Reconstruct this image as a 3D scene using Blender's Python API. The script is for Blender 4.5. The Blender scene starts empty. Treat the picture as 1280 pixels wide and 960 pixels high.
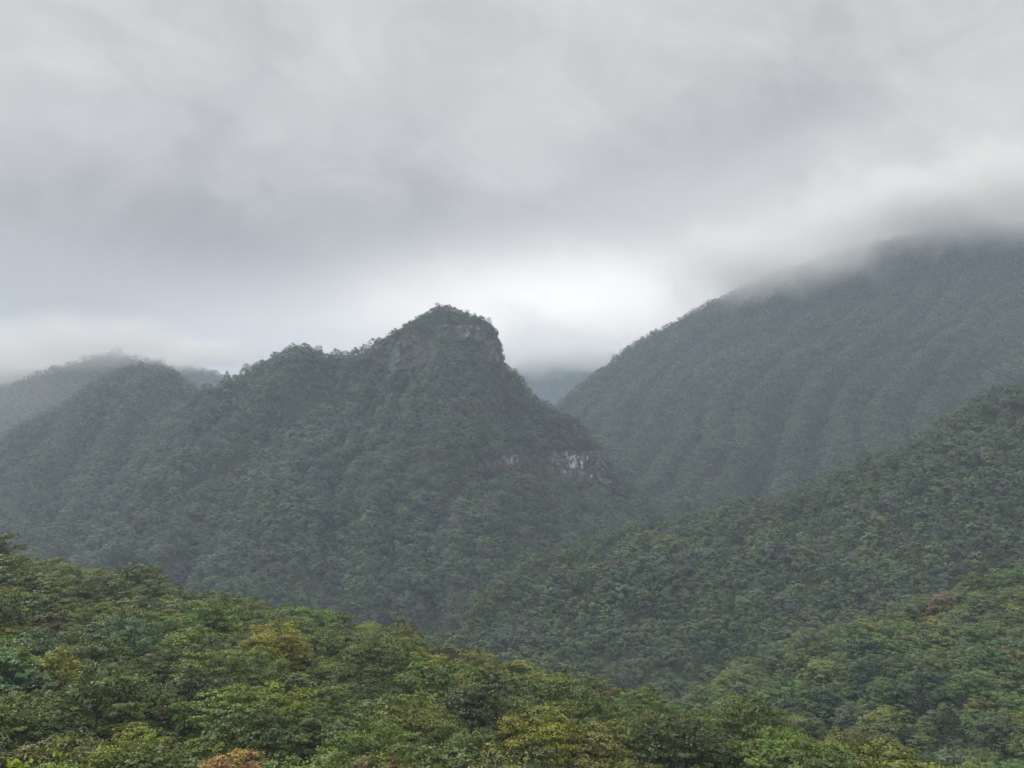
import bpy, math, random
import numpy as np

# ------------------------------------------------------------------ camera, sky, sun, exposure
SC = bpy.context.scene
COL = SC.collection
F = 1372.0                       # focal length in photo pixels (1280 wide)
HORIZON = 560.0
PITCH = math.atan((HORIZON - 480.0) / F)

cam_d = bpy.data.cameras.new("camera")
cam = bpy.data.objects.new("camera", cam_d)
COL.objects.link(cam)
SC.camera = cam
cam.location = (0, 0, 0)
cam.rotation_euler = (math.radians(90) + PITCH, 0, 0)
cam_d.sensor_fit = 'HORIZONTAL'
cam_d.sensor_width = 36.0
cam_d.lens = 36.0 * F / 1280.0
cam_d.clip_start = 0.5
cam_d.clip_end = 20000.0


def pix(px, py):
    """azimuth and tan(elevation) of a photo pixel"""
    cx, cy = (px - 640.0) / F, (480.0 - py) / F
    dx = cx
    dy = math.cos(PITCH) - cy * math.sin(PITCH)
    dz = math.sin(PITCH) + cy * math.cos(PITCH)
    return math.atan2(dx, dy), dz / math.hypot(dx, dy)


def project(x, y, z):
    """photo pixel of a world point (arrays)"""
    cp, sp = math.cos(PITCH), math.sin(PITCH)
    d = y * cp + z * sp
    u = -y * sp + z * cp
    d = np.maximum(d, 1e-3)
    return 640 + F * x / d, 480 - F * u / d


SUN_EL, SUN_AZ = math.radians(42), math.radians(-52)     # behind the cloud, to the left beyond the hills

world = bpy.data.worlds.new("World")
SC.world = world
world.use_nodes = True
NT = world.node_tree
NT.nodes.clear()


def N(nt, kind, **kw):
    n = nt.nodes.new(kind)
    for k, v in kw.items():
        setattr(n, k, v)
    return n


def M(nt, op, a, b=None, c=None):
    n = nt.nodes.new('ShaderNodeMath')
    n.operation = op
    for i, v in enumerate((a, b, c)):
        if v is None:
            continue
        if isinstance(v, (int, float)):
            n.inputs[i].default_value = v
        else:
            nt.links.new(v, n.inputs[i])
    return n.outputs[0]


def build_sky():
    nt = NT
    L = nt.links.new
    tc = N(nt, 'ShaderNodeTexCoord')
    sep = N(nt, 'ShaderNodeSeparateXYZ')
    L(tc.outputs['Generated'], sep.inputs[0])
    az = M(nt, 'ARCTAN2', sep.outputs[0], sep.outputs[1])
    el = M(nt, 'ARCSINE', sep.outputs[2])
    # warped cloud noise over (azimuth, elevation stretched)
    comb = N(nt, 'ShaderNodeCombineXYZ')
    L(M(nt, 'ADD', az, M(nt, 'MULTIPLY', el, 0.25)), comb.inputs[0])
    L(M(nt, 'MULTIPLY', el, 1.25), comb.inputs[1])
    warp = N(nt, 'ShaderNodeTexNoise')
    warp.inputs['Scale'].default_value = 4.0
    warp.inputs['Detail'].default_value = 3.0
    L(comb.outputs[0], warp.inputs['Vector'])
    va = N(nt, 'ShaderNodeVectorMath', operation='MULTIPLY_ADD')
    va.inputs[1].default_value = (0.26, 0.22, 0.0)
    L(warp.outputs['Color'], va.inputs[0])
    L(comb.outputs[0], va.inputs[2])

    def noise(scale, detail, rough=0.5):
        n = N(nt, 'ShaderNodeTexNoise')
        n.inputs['Scale'].default_value = scale
        n.inputs['Detail'].default_value = detail
        n.inputs['Roughness'].default_value = rough
        L(va.outputs[0], n.inputs['Vector'])
        return M(nt, 'SUBTRACT', n.outputs['Fac'], 0.5)
    n1 = noise(5.0, 7.0, 0.55)
    n2 = noise(15.0, 9.0, 0.6)
    n0 = M(nt, 'ADD', n1, M(nt, 'MULTIPLY', n2, 0.6))

    # banks and breaks of the cloud deck
    def blob(px, py, sx, sy, rot, amp):
        a0, te = pix(px, py)
        e0 = math.atan(te)
        c, s = math.cos(rot), math.sin(rot)
        da = M(nt, 'ADD', M(nt, 'SUBTRACT', az, a0), M(nt, 'MULTIPLY', n1, 0.16))
        de = M(nt, 'ADD', M(nt, 'SUBTRACT', el, e0), M(nt, 'MULTIPLY', n0, 0.075))
        u = M(nt, 'ADD', M(nt, 'MULTIPLY', da, c), M(nt, 'MULTIPLY', de, s))
        v = M(nt, 'SUBTRACT', M(nt, 'MULTIPLY', de, c), M(nt, 'MULTIPLY', da, s))
        q = M(nt, 'ADD', M(nt, 'POWER', M(nt, 'ABSOLUTE', M(nt, 'DIVIDE', u, sx / F)), 2.0),
              M(nt, 'POWER', M(nt, 'ABSOLUTE', M(nt, 'DIVIDE', v, sy / F)), 2.0))
        g = M(nt, 'EXPONENT', M(nt, 'MULTIPLY', q, -1.0))
        return M(nt, 'MULTIPLY', g, amp)
    lum = M(nt, 'ADD', SKY_BASE, M(nt, 'MULTIPLY', n0, 0.24))
    for b in SKY_BLOBS:
        lum = M(nt, 'ADD', lum, blob(*b))
    # the deck is thinner and brighter overhead, above the frame
    up = N(nt, 'ShaderNodeMapRange', interpolation_type='SMOOTHSTEP')
    L(el, up.inputs['Value'])
    up.inputs['From Min'].default_value = 0.42
    up.inputs['From Max'].default_value = 1.1
    up.inputs['To Min'].default_value = 0.0
    up.inputs['To Max'].default_value = SKY_ZENITH
    lum = M(nt, 'ADD', lum, up.outputs[0])
    lum = M(nt, 'MINIMUM', M(nt, 'MAXIMUM', lum, 0.2), 3.0)
    tint = N(nt, 'ShaderNodeVectorMath', operation='SCALE')
    # greys are a hair blue, the break is neutral to warm
    ramp = N(nt, 'ShaderNodeValToRGB')
    ramp.color_ramp.elements[0].position = 0.34
    ramp.color_ramp.elements[0].color = (1.0, 0.985, 0.982, 1)
    ramp.color_ramp.elements[1].position = 0.62
    ramp.color_ramp.elements[1].color = (1.04, 1.0, 0.945, 1)
    L(lum, ramp.inputs[0])
    L(ramp.outputs[0], tint.inputs[0])
    L(lum, tint.inputs['Scale'])
    bg = N(nt, 'ShaderNodeBackground')
    L(tint.outputs[0], bg.inputs['Color'])
    bg.inputs['Strength'].default_value = 1.0
    sky = N(nt, 'ShaderNodeTexSky', sky_type='NISHITA')
    sky.sun_disc = False
    sky.sun_elevation = SUN_EL
    sky.sun_rotation = SUN_AZ
    bg2 = N(nt, 'ShaderNodeBackground')
    bg2.inputs['Strength'].default_value = 0.06
    L(sky.outputs[0], bg2.inputs['Color'])
    mx = N(nt, 'ShaderNodeMixShader')
    mx.inputs[0].default_value = 0.98            # cloud cover
    L(bg2.outputs[0], mx.inputs[1])
    L(bg.outputs[0], mx.inputs[2])
    out = N(nt, 'ShaderNodeOutputWorld')
    L(mx.outputs[0], out.inputs['Surface'])


SKY_BASE, SKY_ZENITH = 0.405, 1.05
SKY_BLOBS = [
    # px, py, half-widths in px, tilt, amount
    (230, 290, 420, 75, -0.05, -0.125),
    (560, 250, 260, 50, 0.20, -0.05),
    (0, 390, 300, 50, 0.0, -0.03),
    (940, 150, 170, 60, 0.15, -0.07),
    (150, 150, 300, 80, 0.0, -0.03),
    (620, 372, 180, 60, 0.0, 0.31),
    (780, 385, 150, 68, 0.0, 0.20),
    (430, 415, 240, 48, 0.05, 0.12),
    (880, 335, 110, 50, 0.3, 0.07),
    (1120, 195, 180, 75, 0.25, 0.05),
    (650, 225, 80, 40, 0.3, 0.05),
]
build_sky()

sun_d = bpy.data.lights.new("sun", 'SUN')
sun_d.energy = 1.5
sun_d.angle = math.radians(10)
sun_d.color = (1.0, 0.965, 0.91)
sun = bpy.data.objects.new("sun", sun_d)
COL.objects.link(sun)
sun.rotation_euler = (math.radians(90) - SUN_EL, 0, math.pi - SUN_AZ)

vs = SC.view_settings
vs.view_transform = 'Standard'
vs.look = 'None'
vs.exposure = 0.6
vs.gamma = 1.0
vs.use_curve_mapping = False
SC.render.engine = 'CYCLES'
cy = SC.cycles
cy.max_bounces = 6
cy.diffuse_bounces = 3
cy.glossy_bounces = 1
cy.transmission_bounces = 3
cy.transparent_max_bounces = 6
cy.volume_bounces = 2
cy.use_adaptive_sampling = True
cy.adaptive_threshold = 0.02
cy.use_denoising = True
try:
    cy.denoiser = 'OPENIMAGEDENOISE'
    cy.denoising_input_passes = 'RGB_ALBEDO_NORMAL'
    cy.denoising_prefilter = 'ACCURATE'
except Exception:
    pass
cy.sample_clamp_indirect = 4.0
cy.volume_step_rate = 1.0
cy.volume_max_steps = 256

rng = np.random.default_rng(11)

# ------------------------------------------------------------------ noise
_perm = np.random.default_rng(5).permutation(4096)
_grad = np.random.default_rng(6).uniform(0, 2 * math.pi, 4096)


def perlin(x, y):
    x = np.asarray(x, float)
    y = np.asarray(y, float)
    xi, yi = np.floor(x).astype(int), np.floor(y).astype(int)
    xf, yf = x - xi, y - yi

    def g(ix, iy, dx, dy):
        a = _grad[_perm[(ix + _perm[iy & 4095]) & 4095]]
        return np.cos(a) * dx + np.sin(a) * dy
    u, v = xf ** 3 * (xf * (xf * 6 - 15) + 10), yf ** 3 * (yf * (yf * 6 - 15) + 10)
    a = g(xi, yi, xf, yf) * (1 - u) + g(xi + 1, yi, xf - 1, yf) * u
    b = g(xi, yi + 1, xf, yf - 1) * (1 - u) + g(xi + 1, yi + 1, xf - 1, yf - 1) * u
    return (a * (1 - v) + b * v) * 1.5


def fbm(x, y, o=4):
    s, a = 0, 1.0
    for i in range(o):
        s = s + a * perlin(x * 2 ** i + 17.3 * i, y * 2 ** i - 9.1 * i)
        a *= 0.5
    return s


def smooth(a, b, x):
    t = np.clip((x - a) / (b - a), 0, 1)
    return t * t * (3 - 2 * t)


# ------------------------------------------------------------------ the hills: crest lines with their own distances
class Hill:
    def __init__(self, name, crest, foot, tree_h, back=0.55, gully=None, rough=4.0, rough_scale=90.0):
        self.name, self.tree_h, self.back = name, tree_h, back
        c = []
        for px, py, r in crest:
            a, te = pix(px, py)
            c.append((a, r, r * te - 0.86 * tree_h))
        self.c = np.array(c)
        f = []
        for px, py, r in foot:
            a, te = pix(px, py)
            f.append((a, r, r * te - 0.86 * tree_h))
        self.f = np.array(f)
        self.gully, self.rough, self.rough_scale = gully, rough, rough_scale
        self.seed = 31.7 * (sum(map(ord, name)) % 97)

    def height(self, az, r):
        D = np.interp(az, self.c[:, 0], self.c[:, 1])
        Z = np.interp(az, self.c[:, 0], self.c[:, 2])
        FD = np.interp(az, self.f[:, 0], self.f[:, 1])
        FZ = np.interp(az, self.f[:, 0], self.f[:, 2])
        Z = Z + (FZ - Z) * smooth(0.75, 1.4, np.abs(az))      # the hills sink away far outside the view
        span = np.maximum(D - FD, 20)
        t = (D - r) / span
        front = Z + (FZ - Z) * np.minimum(t, 1) - np.maximum(t - 1, 0) * span * 0.33
        back = Z - self.back * (r - D)
        z = np.where(t >= 0, front, back)
        x, y = r * np.sin(az), r * np.cos(az)
        win = smooth(0.0, 0.22, t) * (1 - smooth(1.3, 2.0, t)) + smooth(0, 0.3, -t)
        z = z + self.rough * fbm(x / self.rough_scale + self.seed, y / self.rough_scale, 3) * win
        if self.gully:
            z = z + self.gully(az, r, D, t) * win
        return z


def slant(k, length, amp, seed):
    def g(az, r, D, t):
        ph = (az * D + k * (D - r)) / length
        ph = ph + 0.75 * perlin(az * D / 260 + seed, r / 300) + 0.3 * perlin(az * D / 90 + seed, r / 120)
        big = 0.65 + 0.6 * perlin(az * D / 320 - seed, r / 400 + seed)
        n = np.abs(perlin(ph + seed, r / 600 + seed)) + 0.5 * np.abs(perlin(ph * 2.3 + seed, r / 420 - seed))
        rib = 0.75 * np.abs(np.sin(math.pi * ph)) + 0.5 * n
        return -big * amp * (1 - np.minimum(1, rib))
    return g


def radial(px, length, amp, seed):
    a0 = pix(px, 500)[0]

    def g(az, r, D, t):
        dx, dt = (az - a0) * D, (D - r)
        th = np.arctan2(dx, np.maximum(dt, 0) + 150)
        ph = th * 330 / length + 0.4 * perlin(dx / 150 + seed, r / 180)
        n = np.abs(perlin(ph + seed, r / 500)) + 0.5 * np.abs(perlin(ph * 2.1 - seed, r / 260))
        return -amp * (1 - np.minimum(1, n * 1.5)) ** 1.3
    return g


HILLS = [
    Hill('near slope',
         [(-300, 650, 360), (0, 699, 330), (150, 729, 312), (300, 755, 292), (430, 783, 275), (560, 820, 255), (640, 838, 244), (700, 850, 235), (770, 876, 226),
          (850, 900, 215), (1000, 938, 192), (1150, 985, 170), (1280, 1065, 150), (1600, 1160, 130)],
         [(-300, 985, 110), (640, 985, 110), (1280, 1030, 105), (1600, 1080, 100)], 9.6, back=0.45, rough=1.6, rough_scale=45),
    Hill('lower right hill',
         [(700, 1000, 320), (800, 925, 325), (890, 856, 345), (950, 822, 358), (1000, 800, 370), (1140, 755, 400), (1280, 715, 430), (1500, 660, 460)],
         [(700, 1010, 255), (1000, 975, 262), (1280, 960, 265), (1500, 950, 265)], 8.8, back=0.5, rough=3.0, rough_scale=60),
    Hill('middle ridge',
         [(430, 880, 520), (480, 840, 540), (540, 783, 560), (590, 740, 590), (640, 706, 620), (700, 676, 650), (760, 656, 670), (850, 640, 700), (940, 620, 720),
          (1060, 585, 745), (1130, 548, 760), (1180, 519, 770), (1240, 481, 790), (1280, 467, 800), (1500, 420, 830)],
         [(430, 900, 500), (560, 830, 520), (850, 890, 470), (1050, 850, 490), (1280, 830, 520), (1500, 830, 520)], 8.4, gully=slant(-0.55, 105, 17.0, 3.3), rough=6, rough_scale=130),
    Hill('rocky peak',
         [(-100, 800, 1130), (50, 690, 1130), (120, 618, 1135), (200, 535, 1140), (250, 487, 1140), (300, 462, 1130), (335, 442, 1125), (365, 430, 1120),
          (385, 429, 1118), (415, 442, 1115), (440, 437, 1112), (478, 423, 1108), (495, 408, 1106), (512, 396, 1104), (530, 386, 1102), (545, 377, 1100), (556, 377, 1099), (575, 382, 1098), (598, 389, 1096),
          (611, 395, 1094), (620, 405, 1092), (627, 426, 1090), (631, 448, 1088), (648, 466, 1085), (660, 486, 1080), (672, 497, 1075), (690, 507, 1070), (720, 523, 1060),
          (745, 547, 1050), (762, 570, 1042), (776, 590, 1035), (810, 616, 1015), (830, 636, 1000), (870, 680, 985), (920, 740, 970)],
         [(-100, 800, 760), (100, 760, 740), (300, 790, 700), (520, 800, 680), (700, 800, 690), (850, 780, 720), (1000, 780, 760)],
         7.0, back=0.6, gully=radial(548, 84, 36.0, 8.2), rough=6, rough_scale=110),
    Hill('left hill',
         [(-300, 680, 1400), (-150, 620, 1400), (0, 545, 1405), (35, 524, 1410), (106, 481, 1415), (140, 463, 1418), (170, 452, 1420), (200, 453, 1420), (215, 459, 1418), (248, 484, 1412), (300, 530, 1400), (420, 640, 1380)],
         [(-300, 740, 900), (200, 740, 900), (420, 760, 900)], 7.6, gully=slant(0.45, 90, 42.0, 5.1), rough=7, rough_scale=140),
    Hill('far left hill',
         [(-300, 590, 1760), (-100, 520, 1770), (0, 482, 1780), (71, 456, 1790), (110, 443, 1800), (142, 437, 1800), (198, 447, 1800), (250, 480, 1790), (330, 540, 1780), (480, 620, 1760)],
         [(-300, 720, 1250), (480, 720, 1250)], 8.0, gully=slant(0.4, 100, 12.0, 1.7), rough=7, rough_scale=140),
    Hill('cloud mountain',
         [(520, 680, 1480), (600, 600, 1520), (650, 545, 1560), (695, 502, 1600), (740, 466, 1650), (800, 421, 1700), (870, 382, 1750), (950, 345, 1800), (1040, 313, 1850), (1120, 293, 1900), (1200, 280, 1930), (1280, 275, 1950), (1500, 300, 2000)],
         [(520, 700, 1050), (850, 670, 1030), (1280, 650, 1050), (1500, 640, 1050)], 8.6, gully=slant(0.62, 98, 56.0, 9.4), rough=7, rough_scale=150),
    Hill('far saddle hill',
         [(-200, 470, 2500), (0, 463, 2500), (150, 455, 2550), (235, 456, 2550), (270, 466, 2550), (300, 480, 2550), (360, 530, 2550)],
         [(-200, 600, 1900), (360, 600, 1900)], 8.0, rough=8, rough_scale=200),
    Hill('far valley hill',
         [(500, 520, 3100), (600, 470, 3150), (660, 452, 3200), (720, 446, 3200), (780, 440, 3200), (900, 470, 3200)],
         [(500, 620, 2500), (900, 620, 2500)], 8.0, rough=8, rough_scale=200),
]
FLOOR = -130.0


def ground(az, r, want_id=False):
    x, y = r * np.sin(az), r * np.cos(az)
    zs = [h.height(az, r) for h in HILLS]
    # the near slope climbs to the viewpoint
    z0 = zs[0]
    k = smooth(0, 100, r)
    foot0 = np.interp(az, HILLS[0].f[:, 0], HILLS[0].f[:, 2])
    z0 = np.where(r < 110, np.maximum(z0, foot0 - 3), z0)
    z0 = np.where(r < 110, -1.75 * (1 - k) + z0 * k, z0)
    zs[0] = z0
    base = FLOOR + 6 * fbm(x / 160, y / 160, 3)
    zs.append(base)
    st = np.stack(zs)
    z = st.max(axis=0)
    if want_id:
        return z, st.argmax(axis=0)
    return z


# ------------------------------------------------------------------ materials
def new_mat(name):
    m = bpy.data.materials.new(name)
    m.use_nodes = True
    m.node_tree.nodes.clear()
    return m


def foliage_mat(name, source):
    """leaf surface: colour of the tree (object colour or instance attribute), varied leaf by leaf"""
    m = new_mat(name)
    nt = m.node_tree
    L = nt.links.new
    if source == 'object':
        col = N(nt, 'ShaderNodeObjectInfo').outputs['Color']
    else:
        a = N(nt, 'ShaderNodeAttribute', attribute_type='INSTANCER', attribute_name='tint')
        col = a.outputs['Color']
    var = N(nt, 'ShaderNodeAttribute', attribute_type='GEOMETRY', attribute_name='leaf_shade')
    hsv = N(nt, 'ShaderNodeHueSaturation')
    L(col, hsv.inputs['Color'])
    hue = N(nt, 'ShaderNodeAttribute', attribute_type='GEOMETRY', attribute_name='leaf_hue')
    L(M(nt, 'ADD', M(nt, 'MULTIPLY', hue.outputs['Fac'], 0.05), 0.487), hsv.inputs['Hue'])
    if source == 'object':
        L(M(nt, 'ADD', M(nt, 'MULTIPLY', var.outputs['Fac'], 0.8), 0.6), hsv.inputs['Value'])
    else:
        L(M(nt, 'ADD', M(nt, 'MULTIPLY', var.outputs['Fac'], 0.4), 0.8), hsv.inputs['Value'])
    hsv.inputs['Saturation'].default_value = 1.08
    p = N(nt, 'ShaderNodeBsdfPrincipled')
    L(hsv.outputs[0], p.inputs['Base Color'])
    p.inputs['Roughness'].default_value = 0.5
    p.inputs['Specular IOR Level'].default_value = 0.32 if source == 'object' else 0.3
    tr = N(nt, 'ShaderNodeBsdfTranslucent')
    L(hsv.outputs[0], tr.inputs['Color'])
    mx = N(nt, 'ShaderNodeMixShader')
    mx.inputs[0].default_value = 0.25 if source == 'object' else 0.15
    L(p.outputs[0], mx.inputs[1])
    L(tr.outputs[0], mx.inputs[2])
    o = N(nt, 'ShaderNodeOutputMaterial')
    L(mx.outputs[0], o.inputs['Surface'])
    return m


def noise_mat(name, c1, c2, scale, rough=0.9, bump=0.0, detail=6):
    m = new_mat(name)
    nt = m.node_tree
    L = nt.links.new
    tc = N(nt, 'ShaderNodeTexCoord')
    n = N(nt, 'ShaderNodeTexNoise')
    n.inputs['Scale'].default_value = scale
    n.inputs['Detail'].default_value = detail
    L(tc.outputs['Object'], n.inputs['Vector'])
    r = N(nt, 'ShaderNodeValToRGB')
    r.color_ramp.elements[0].position = 0.35
    r.color_ramp.elements[1].position = 0.65
    r.color_ramp.elements[0].color = (*c1, 1)
    r.color_ramp.elements[1].color = (*c2, 1)
    L(n.outputs['Fac'], r.inputs[0])
    p = N(nt, 'ShaderNodeBsdfPrincipled')
    p.inputs['Roughness'].default_value = rough
    p.inputs['Specular IOR Level'].default_value = 0.2
    L(r.outputs[0], p.inputs['Base Color'])
    if bump:
        b = N(nt, 'ShaderNodeBump')
        b.inputs['Strength'].default_value = bump
        b.inputs['Distance'].default_value = 1.0
        L(n.outputs['Fac'], b.inputs['Height'])
        L(b.outputs[0], p.inputs['Normal'])
    o = N(nt, 'ShaderNodeOutputMaterial')
    L(p.outputs[0], o.inputs['Surface'])
    return m


MAT_LEAF = foliage_mat('leaves', 'object')
MAT_WOOD = foliage_mat('forest_leaves', 'instance')
MAT_BARK = noise_mat('bark', (0.035, 0.028, 0.022), (0.11, 0.095, 0.08), 3.0)
MAT_PALE_BARK = noise_mat('pale_bark', (0.30, 0.24, 0.16), (0.50, 0.43, 0.30), 9.0)
MAT_SOIL = noise_mat('undergrowth', (0.016, 0.022, 0.010), (0.040, 0.050, 0.022), 0.25)


def rock_mat():
    m = new_mat('cliff_rock')
    nt = m.node_tree
    L = nt.links.new
    tc = N(nt, 'ShaderNodeTexCoord')
    mp = N(nt, 'ShaderNodeMapping')
    mp.inputs['Scale'].default_value = (1.0, 1.0, 0.22)
    L(tc.outputs['Object'], mp.inputs['Vector'])
    n = N(nt, 'ShaderNodeTexNoise')
    n.inputs['Scale'].default_value = 0.16
    n.inputs['Detail'].default_value = 8
    n.inputs['Roughness'].default_value = 0.62
    L(mp.outputs[0], n.inputs['Vector'])
    r = N(nt, 'ShaderNodeValToRGB')
    e = r.color_ramp.elements
    e[0].position, e[0].color = 0.30, (0.030, 0.033, 0.025, 1)
    e[1].position, e[1].color = 0.74, (0.136, 0.148, 0.138, 1)
    x = e.new(0.45)
    x.color = (0.044, 0.050, 0.044, 1)
    x = e.new(0.58)
    x.color = (0.076, 0.082, 0.075, 1)
    L(n.outputs['Fac'], r.inputs[0])
    # freshly broken pale stone where the cliff has shed blocks
    br = N(nt, 'ShaderNodeAttribute', attribute_type='GEOMETRY', attribute_name='fresh')
    mix = N(nt, 'ShaderNodeMix', data_type='RGBA')
    L(br.outputs['Fac'], mix.inputs['Factor'])
    L(r.outputs[0], mix.inputs[6])
    mix.inputs[7].default_value = (0.33, 0.315, 0.30, 1)
    p = N(nt, 'ShaderNodeBsdfPrincipled')
    p.inputs['Roughness'].default_value = 0.92
    p.inputs['Specular IOR Level'].default_value = 0.15
    L(mix.outputs[2], p.inputs['Base Color'])
    b = N(nt, 'ShaderNodeBump')
    b.inputs['Strength'].default_value = 0.7
    b.inputs['Distance'].default_value = 2.0
    L(n.outputs['Fac'], b.inputs['Height'])
    L(b.outputs[0], p.inputs['Normal'])
    o = N(nt, 'ShaderNodeOutputMaterial')
    L(p.outputs[0], o.inputs['Surface'])
    return m


MAT_ROCK = rock_mat()


# ------------------------------------------------------------------ mesh helpers
def np_mesh(name, verts, quads, mat, face_attr=None, smooth_shade=False):
    me = bpy.data.meshes.new(name)
    verts = np.asarray(verts, np.float32)
    quads = np.asarray(quads, np.int32)
    k = quads.shape[1]
    me.vertices.add(len(verts))
    me.vertices.foreach_set('co', verts.ravel())
    me.loops.add(quads.size)
    me.loops.foreach_set('vertex_index', quads.ravel())
    me.polygons.add(len(quads))
    me.polygons.foreach_set('loop_start', np.arange(0, quads.size, k, dtype=np.int32))
    if smooth_shade:
        me.polygons.foreach_set('use_smooth', np.ones(len(quads), bool))
    me.update(calc_edges=True)
    if face_attr is not None:
        for an, val in face_attr.items():
            a = me.attributes.new(an, 'FLOAT', 'FACE')
            a.data.foreach_set('value', np.asarray(val, np.float32))
    me.materials.append(mat)
    me.validate()
    return me


def link(name, data, parent=None, loc=None):
    o = bpy.data.objects.new(name, data)
    COL.objects.link(o)
    if parent is not None:
        o.parent = parent
    if loc is not None:
        o.location = loc
    return o


def tag(o, label=None, category=None, group=None, kind=None):
    for k, v in (('label', label), ('category', category), ('group', group), ('kind', kind)):
        if v:
            o[k] = v
    return o


def unit(v):
    return v / np.maximum(np.linalg.norm(v, axis=-1, keepdims=True), 1e-9)


def leaf_quads(pos, nrm, size, R, aspect=0.62):
    """diamond leaves at pos, facing nrm, folded a little along the midrib"""
    n = len(pos)
    ref = unit(R.normal(size=(n, 3)))
    t = unit(np.cross(nrm, ref))
    b = np.cross(nrm, t)
    s = (size * R.uniform(0.7, 1.3, n))[:, None]
    tip, base = pos + t * s * 0.5, pos - t * s * 0.5
    l = pos + b * s * 0.5 * aspect + nrm * s * 0.10
    r = pos - b * s * 0.5 * aspect + nrm * s * 0.10
    v = np.stack([base, l, tip, r], axis=1).reshape(-1, 3)
    q = np.arange(n * 4).reshape(-1, 4)
    return v, q


def tube(path, radii, n=6):
    path = np.asarray(path, float)
    vs_, qs = [], []
    for i, p in enumerate(path):
        d = path[min(i + 1, len(path) - 1)] - path[max(i - 1, 0)]
        d = d / np.linalg.norm(d)
        a = np.cross(d, (0.31, 0.95, 0.05))
        a /= np.linalg.norm(a)
        b = np.cross(d, a)
        for j in range(n):
            th = 2 * math.pi * j / n
            vs_.append(p + radii[i] * (math.cos(th) * a + math.sin(th) * b))
    for i in range(len(path) - 1):
        for j in range(n):
            k = (j + 1) % n
            qs.append((i * n + j, i * n + k, (i + 1) * n + k, (i + 1) * n + j))
    return np.array(vs_), np.array(qs)


def merge(parts):
    V, Q, o = [], [], 0
    for v, q in parts:
        V.append(v)
        Q.append(q + o)
        o += len(v)
    return np.concatenate(V), np.concatenate(Q)


# ------------------------------------------------------------------ trees
def broadleaf(seed, clumps, leaves, leaf, H=9.6, R=4.4, spread=1.0, mat=None, limbs=True, dome=0.0, tight=False):
    """a crown of leaf sprays carried by a forked trunk; returns crown mesh, trunk mesh"""
    g = np.random.default_rng(int(seed * 10))
    cz = H * 0.56
    C, rad = [], []
    tries = 0
    while len(C) < clumps and tries < 6000:
        tries += 1
        d = unit(g.normal(size=3))
        d[2] = abs(d[2]) * 1.15 - 0.38
        d = unit(d)
        rr = g.uniform(0.84, 1.0) if tight else g.uniform(0.62, 0.98) if g.random() < 0.85 else g.uniform(0.2, 0.6)
        lean = 1.08 + 0.07 * math.sin(2 * math.atan2(d[1], d[0]) + seed) if tight else 1 + 0.22 * math.sin(3 * math.atan2(d[1], d[0]) + seed) + 0.12 * math.sin(5 * math.atan2(d[1], d[0]) + seed * 2.1)
        p = np.array([d[0] * R * rr * lean, d[1] * R * rr * lean, cz + d[2] * H * 0.40 * rr])
        r = g.uniform(0.75, 1.35) * R / 4.4 * spread
        if all(np.linalg.norm(p - c) > 0.62 * (r + q) for c, q in zip(C, rad)):
            C.append(p)
            rad.append(r)
    C, rad = np.array(C), np.array(rad)
    P, NR, SH, HU = [], [], [], []
    for c, r in zip(C, rad):
        # a clump is several twig sprays, each a small fan of leaves
        k = int(leaves * (r / rad.mean()) ** 2)
        ns = max(3, k // 24)
        sd = unit(g.normal(size=(ns, 3)) + np.array([0, 0, 0.35]))
        sp = c + sd * r * np.array([1.12, 1.12, 0.72]) * g.uniform(0.55, 1.0, (ns, 1))
        idx = g.integers(0, ns, k)
        off = g.normal(size=(k, 3)) * r * 0.20 * np.array([1.3, 1.3, 0.42])
        pos = sp[idx] + off
        out = unit(pos - c)
        ctr = unit(pos - np.array([0, 0, H * 0.35]))
        nr = unit(out * 0.55 + ctr * dome + np.array([0, 0, 0.7 * (1 - 0.5 * dome)]) + g.normal(size=(k, 3)) * (0.5 - 0.22 * dome))
        P.append(pos)
        NR.append(nr)
        SH.append(np.clip(0.5 + 0.22 * g.normal(size=k) + 0.15 * g.normal() + 0.16 * g.normal(size=ns)[idx], 0, 1.2))
        HU.append(np.clip(0.5 + 0.16 * g.normal(size=k) + 0.20 * g.normal() + 0.16 * g.normal(size=ns)[idx], 0, 1))
    P, NR, SH, HU = np.concatenate(P), np.concatenate(NR), np.concatenate(SH), np.concatenate(HU)
    v, q = leaf_quads(P, NR, np.full(len(P), leaf), g)
    crown = np_mesh('crown', v, q, mat or MAT_LEAF, {'leaf_shade': SH, 'leaf_hue': HU})
    trunk = None
    if limbs:
        fork = np.array([g.normal() * 0.25, g.normal() * 0.25, H * 0.33])
        parts = [tube([(0, 0, -1.2), (0.03, 0.02, H * 0.15), fork, (fork[0] * 1.5, fork[1] * 1.5, H * 0.6), (fork[0], fork[1], H * 0.85)],
                      [0.26, 0.20, 0.16, 0.09, 0.03], 7)]
        for c in C[:: 2]:
            s = fork * np.array([1, 1, g.uniform(0.9, 1.7)])
            mid = s * 0.5 + c * 0.5 + np.array([0, 0, -0.3])
            parts.append(tube([s, mid, c], [0.085, 0.055, 0.015], 5))
        tv, tq = merge(parts)
        trunk = np_mesh('trunk', tv, tq, MAT_BARK, smooth_shade=True)
    return crown, trunk


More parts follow.
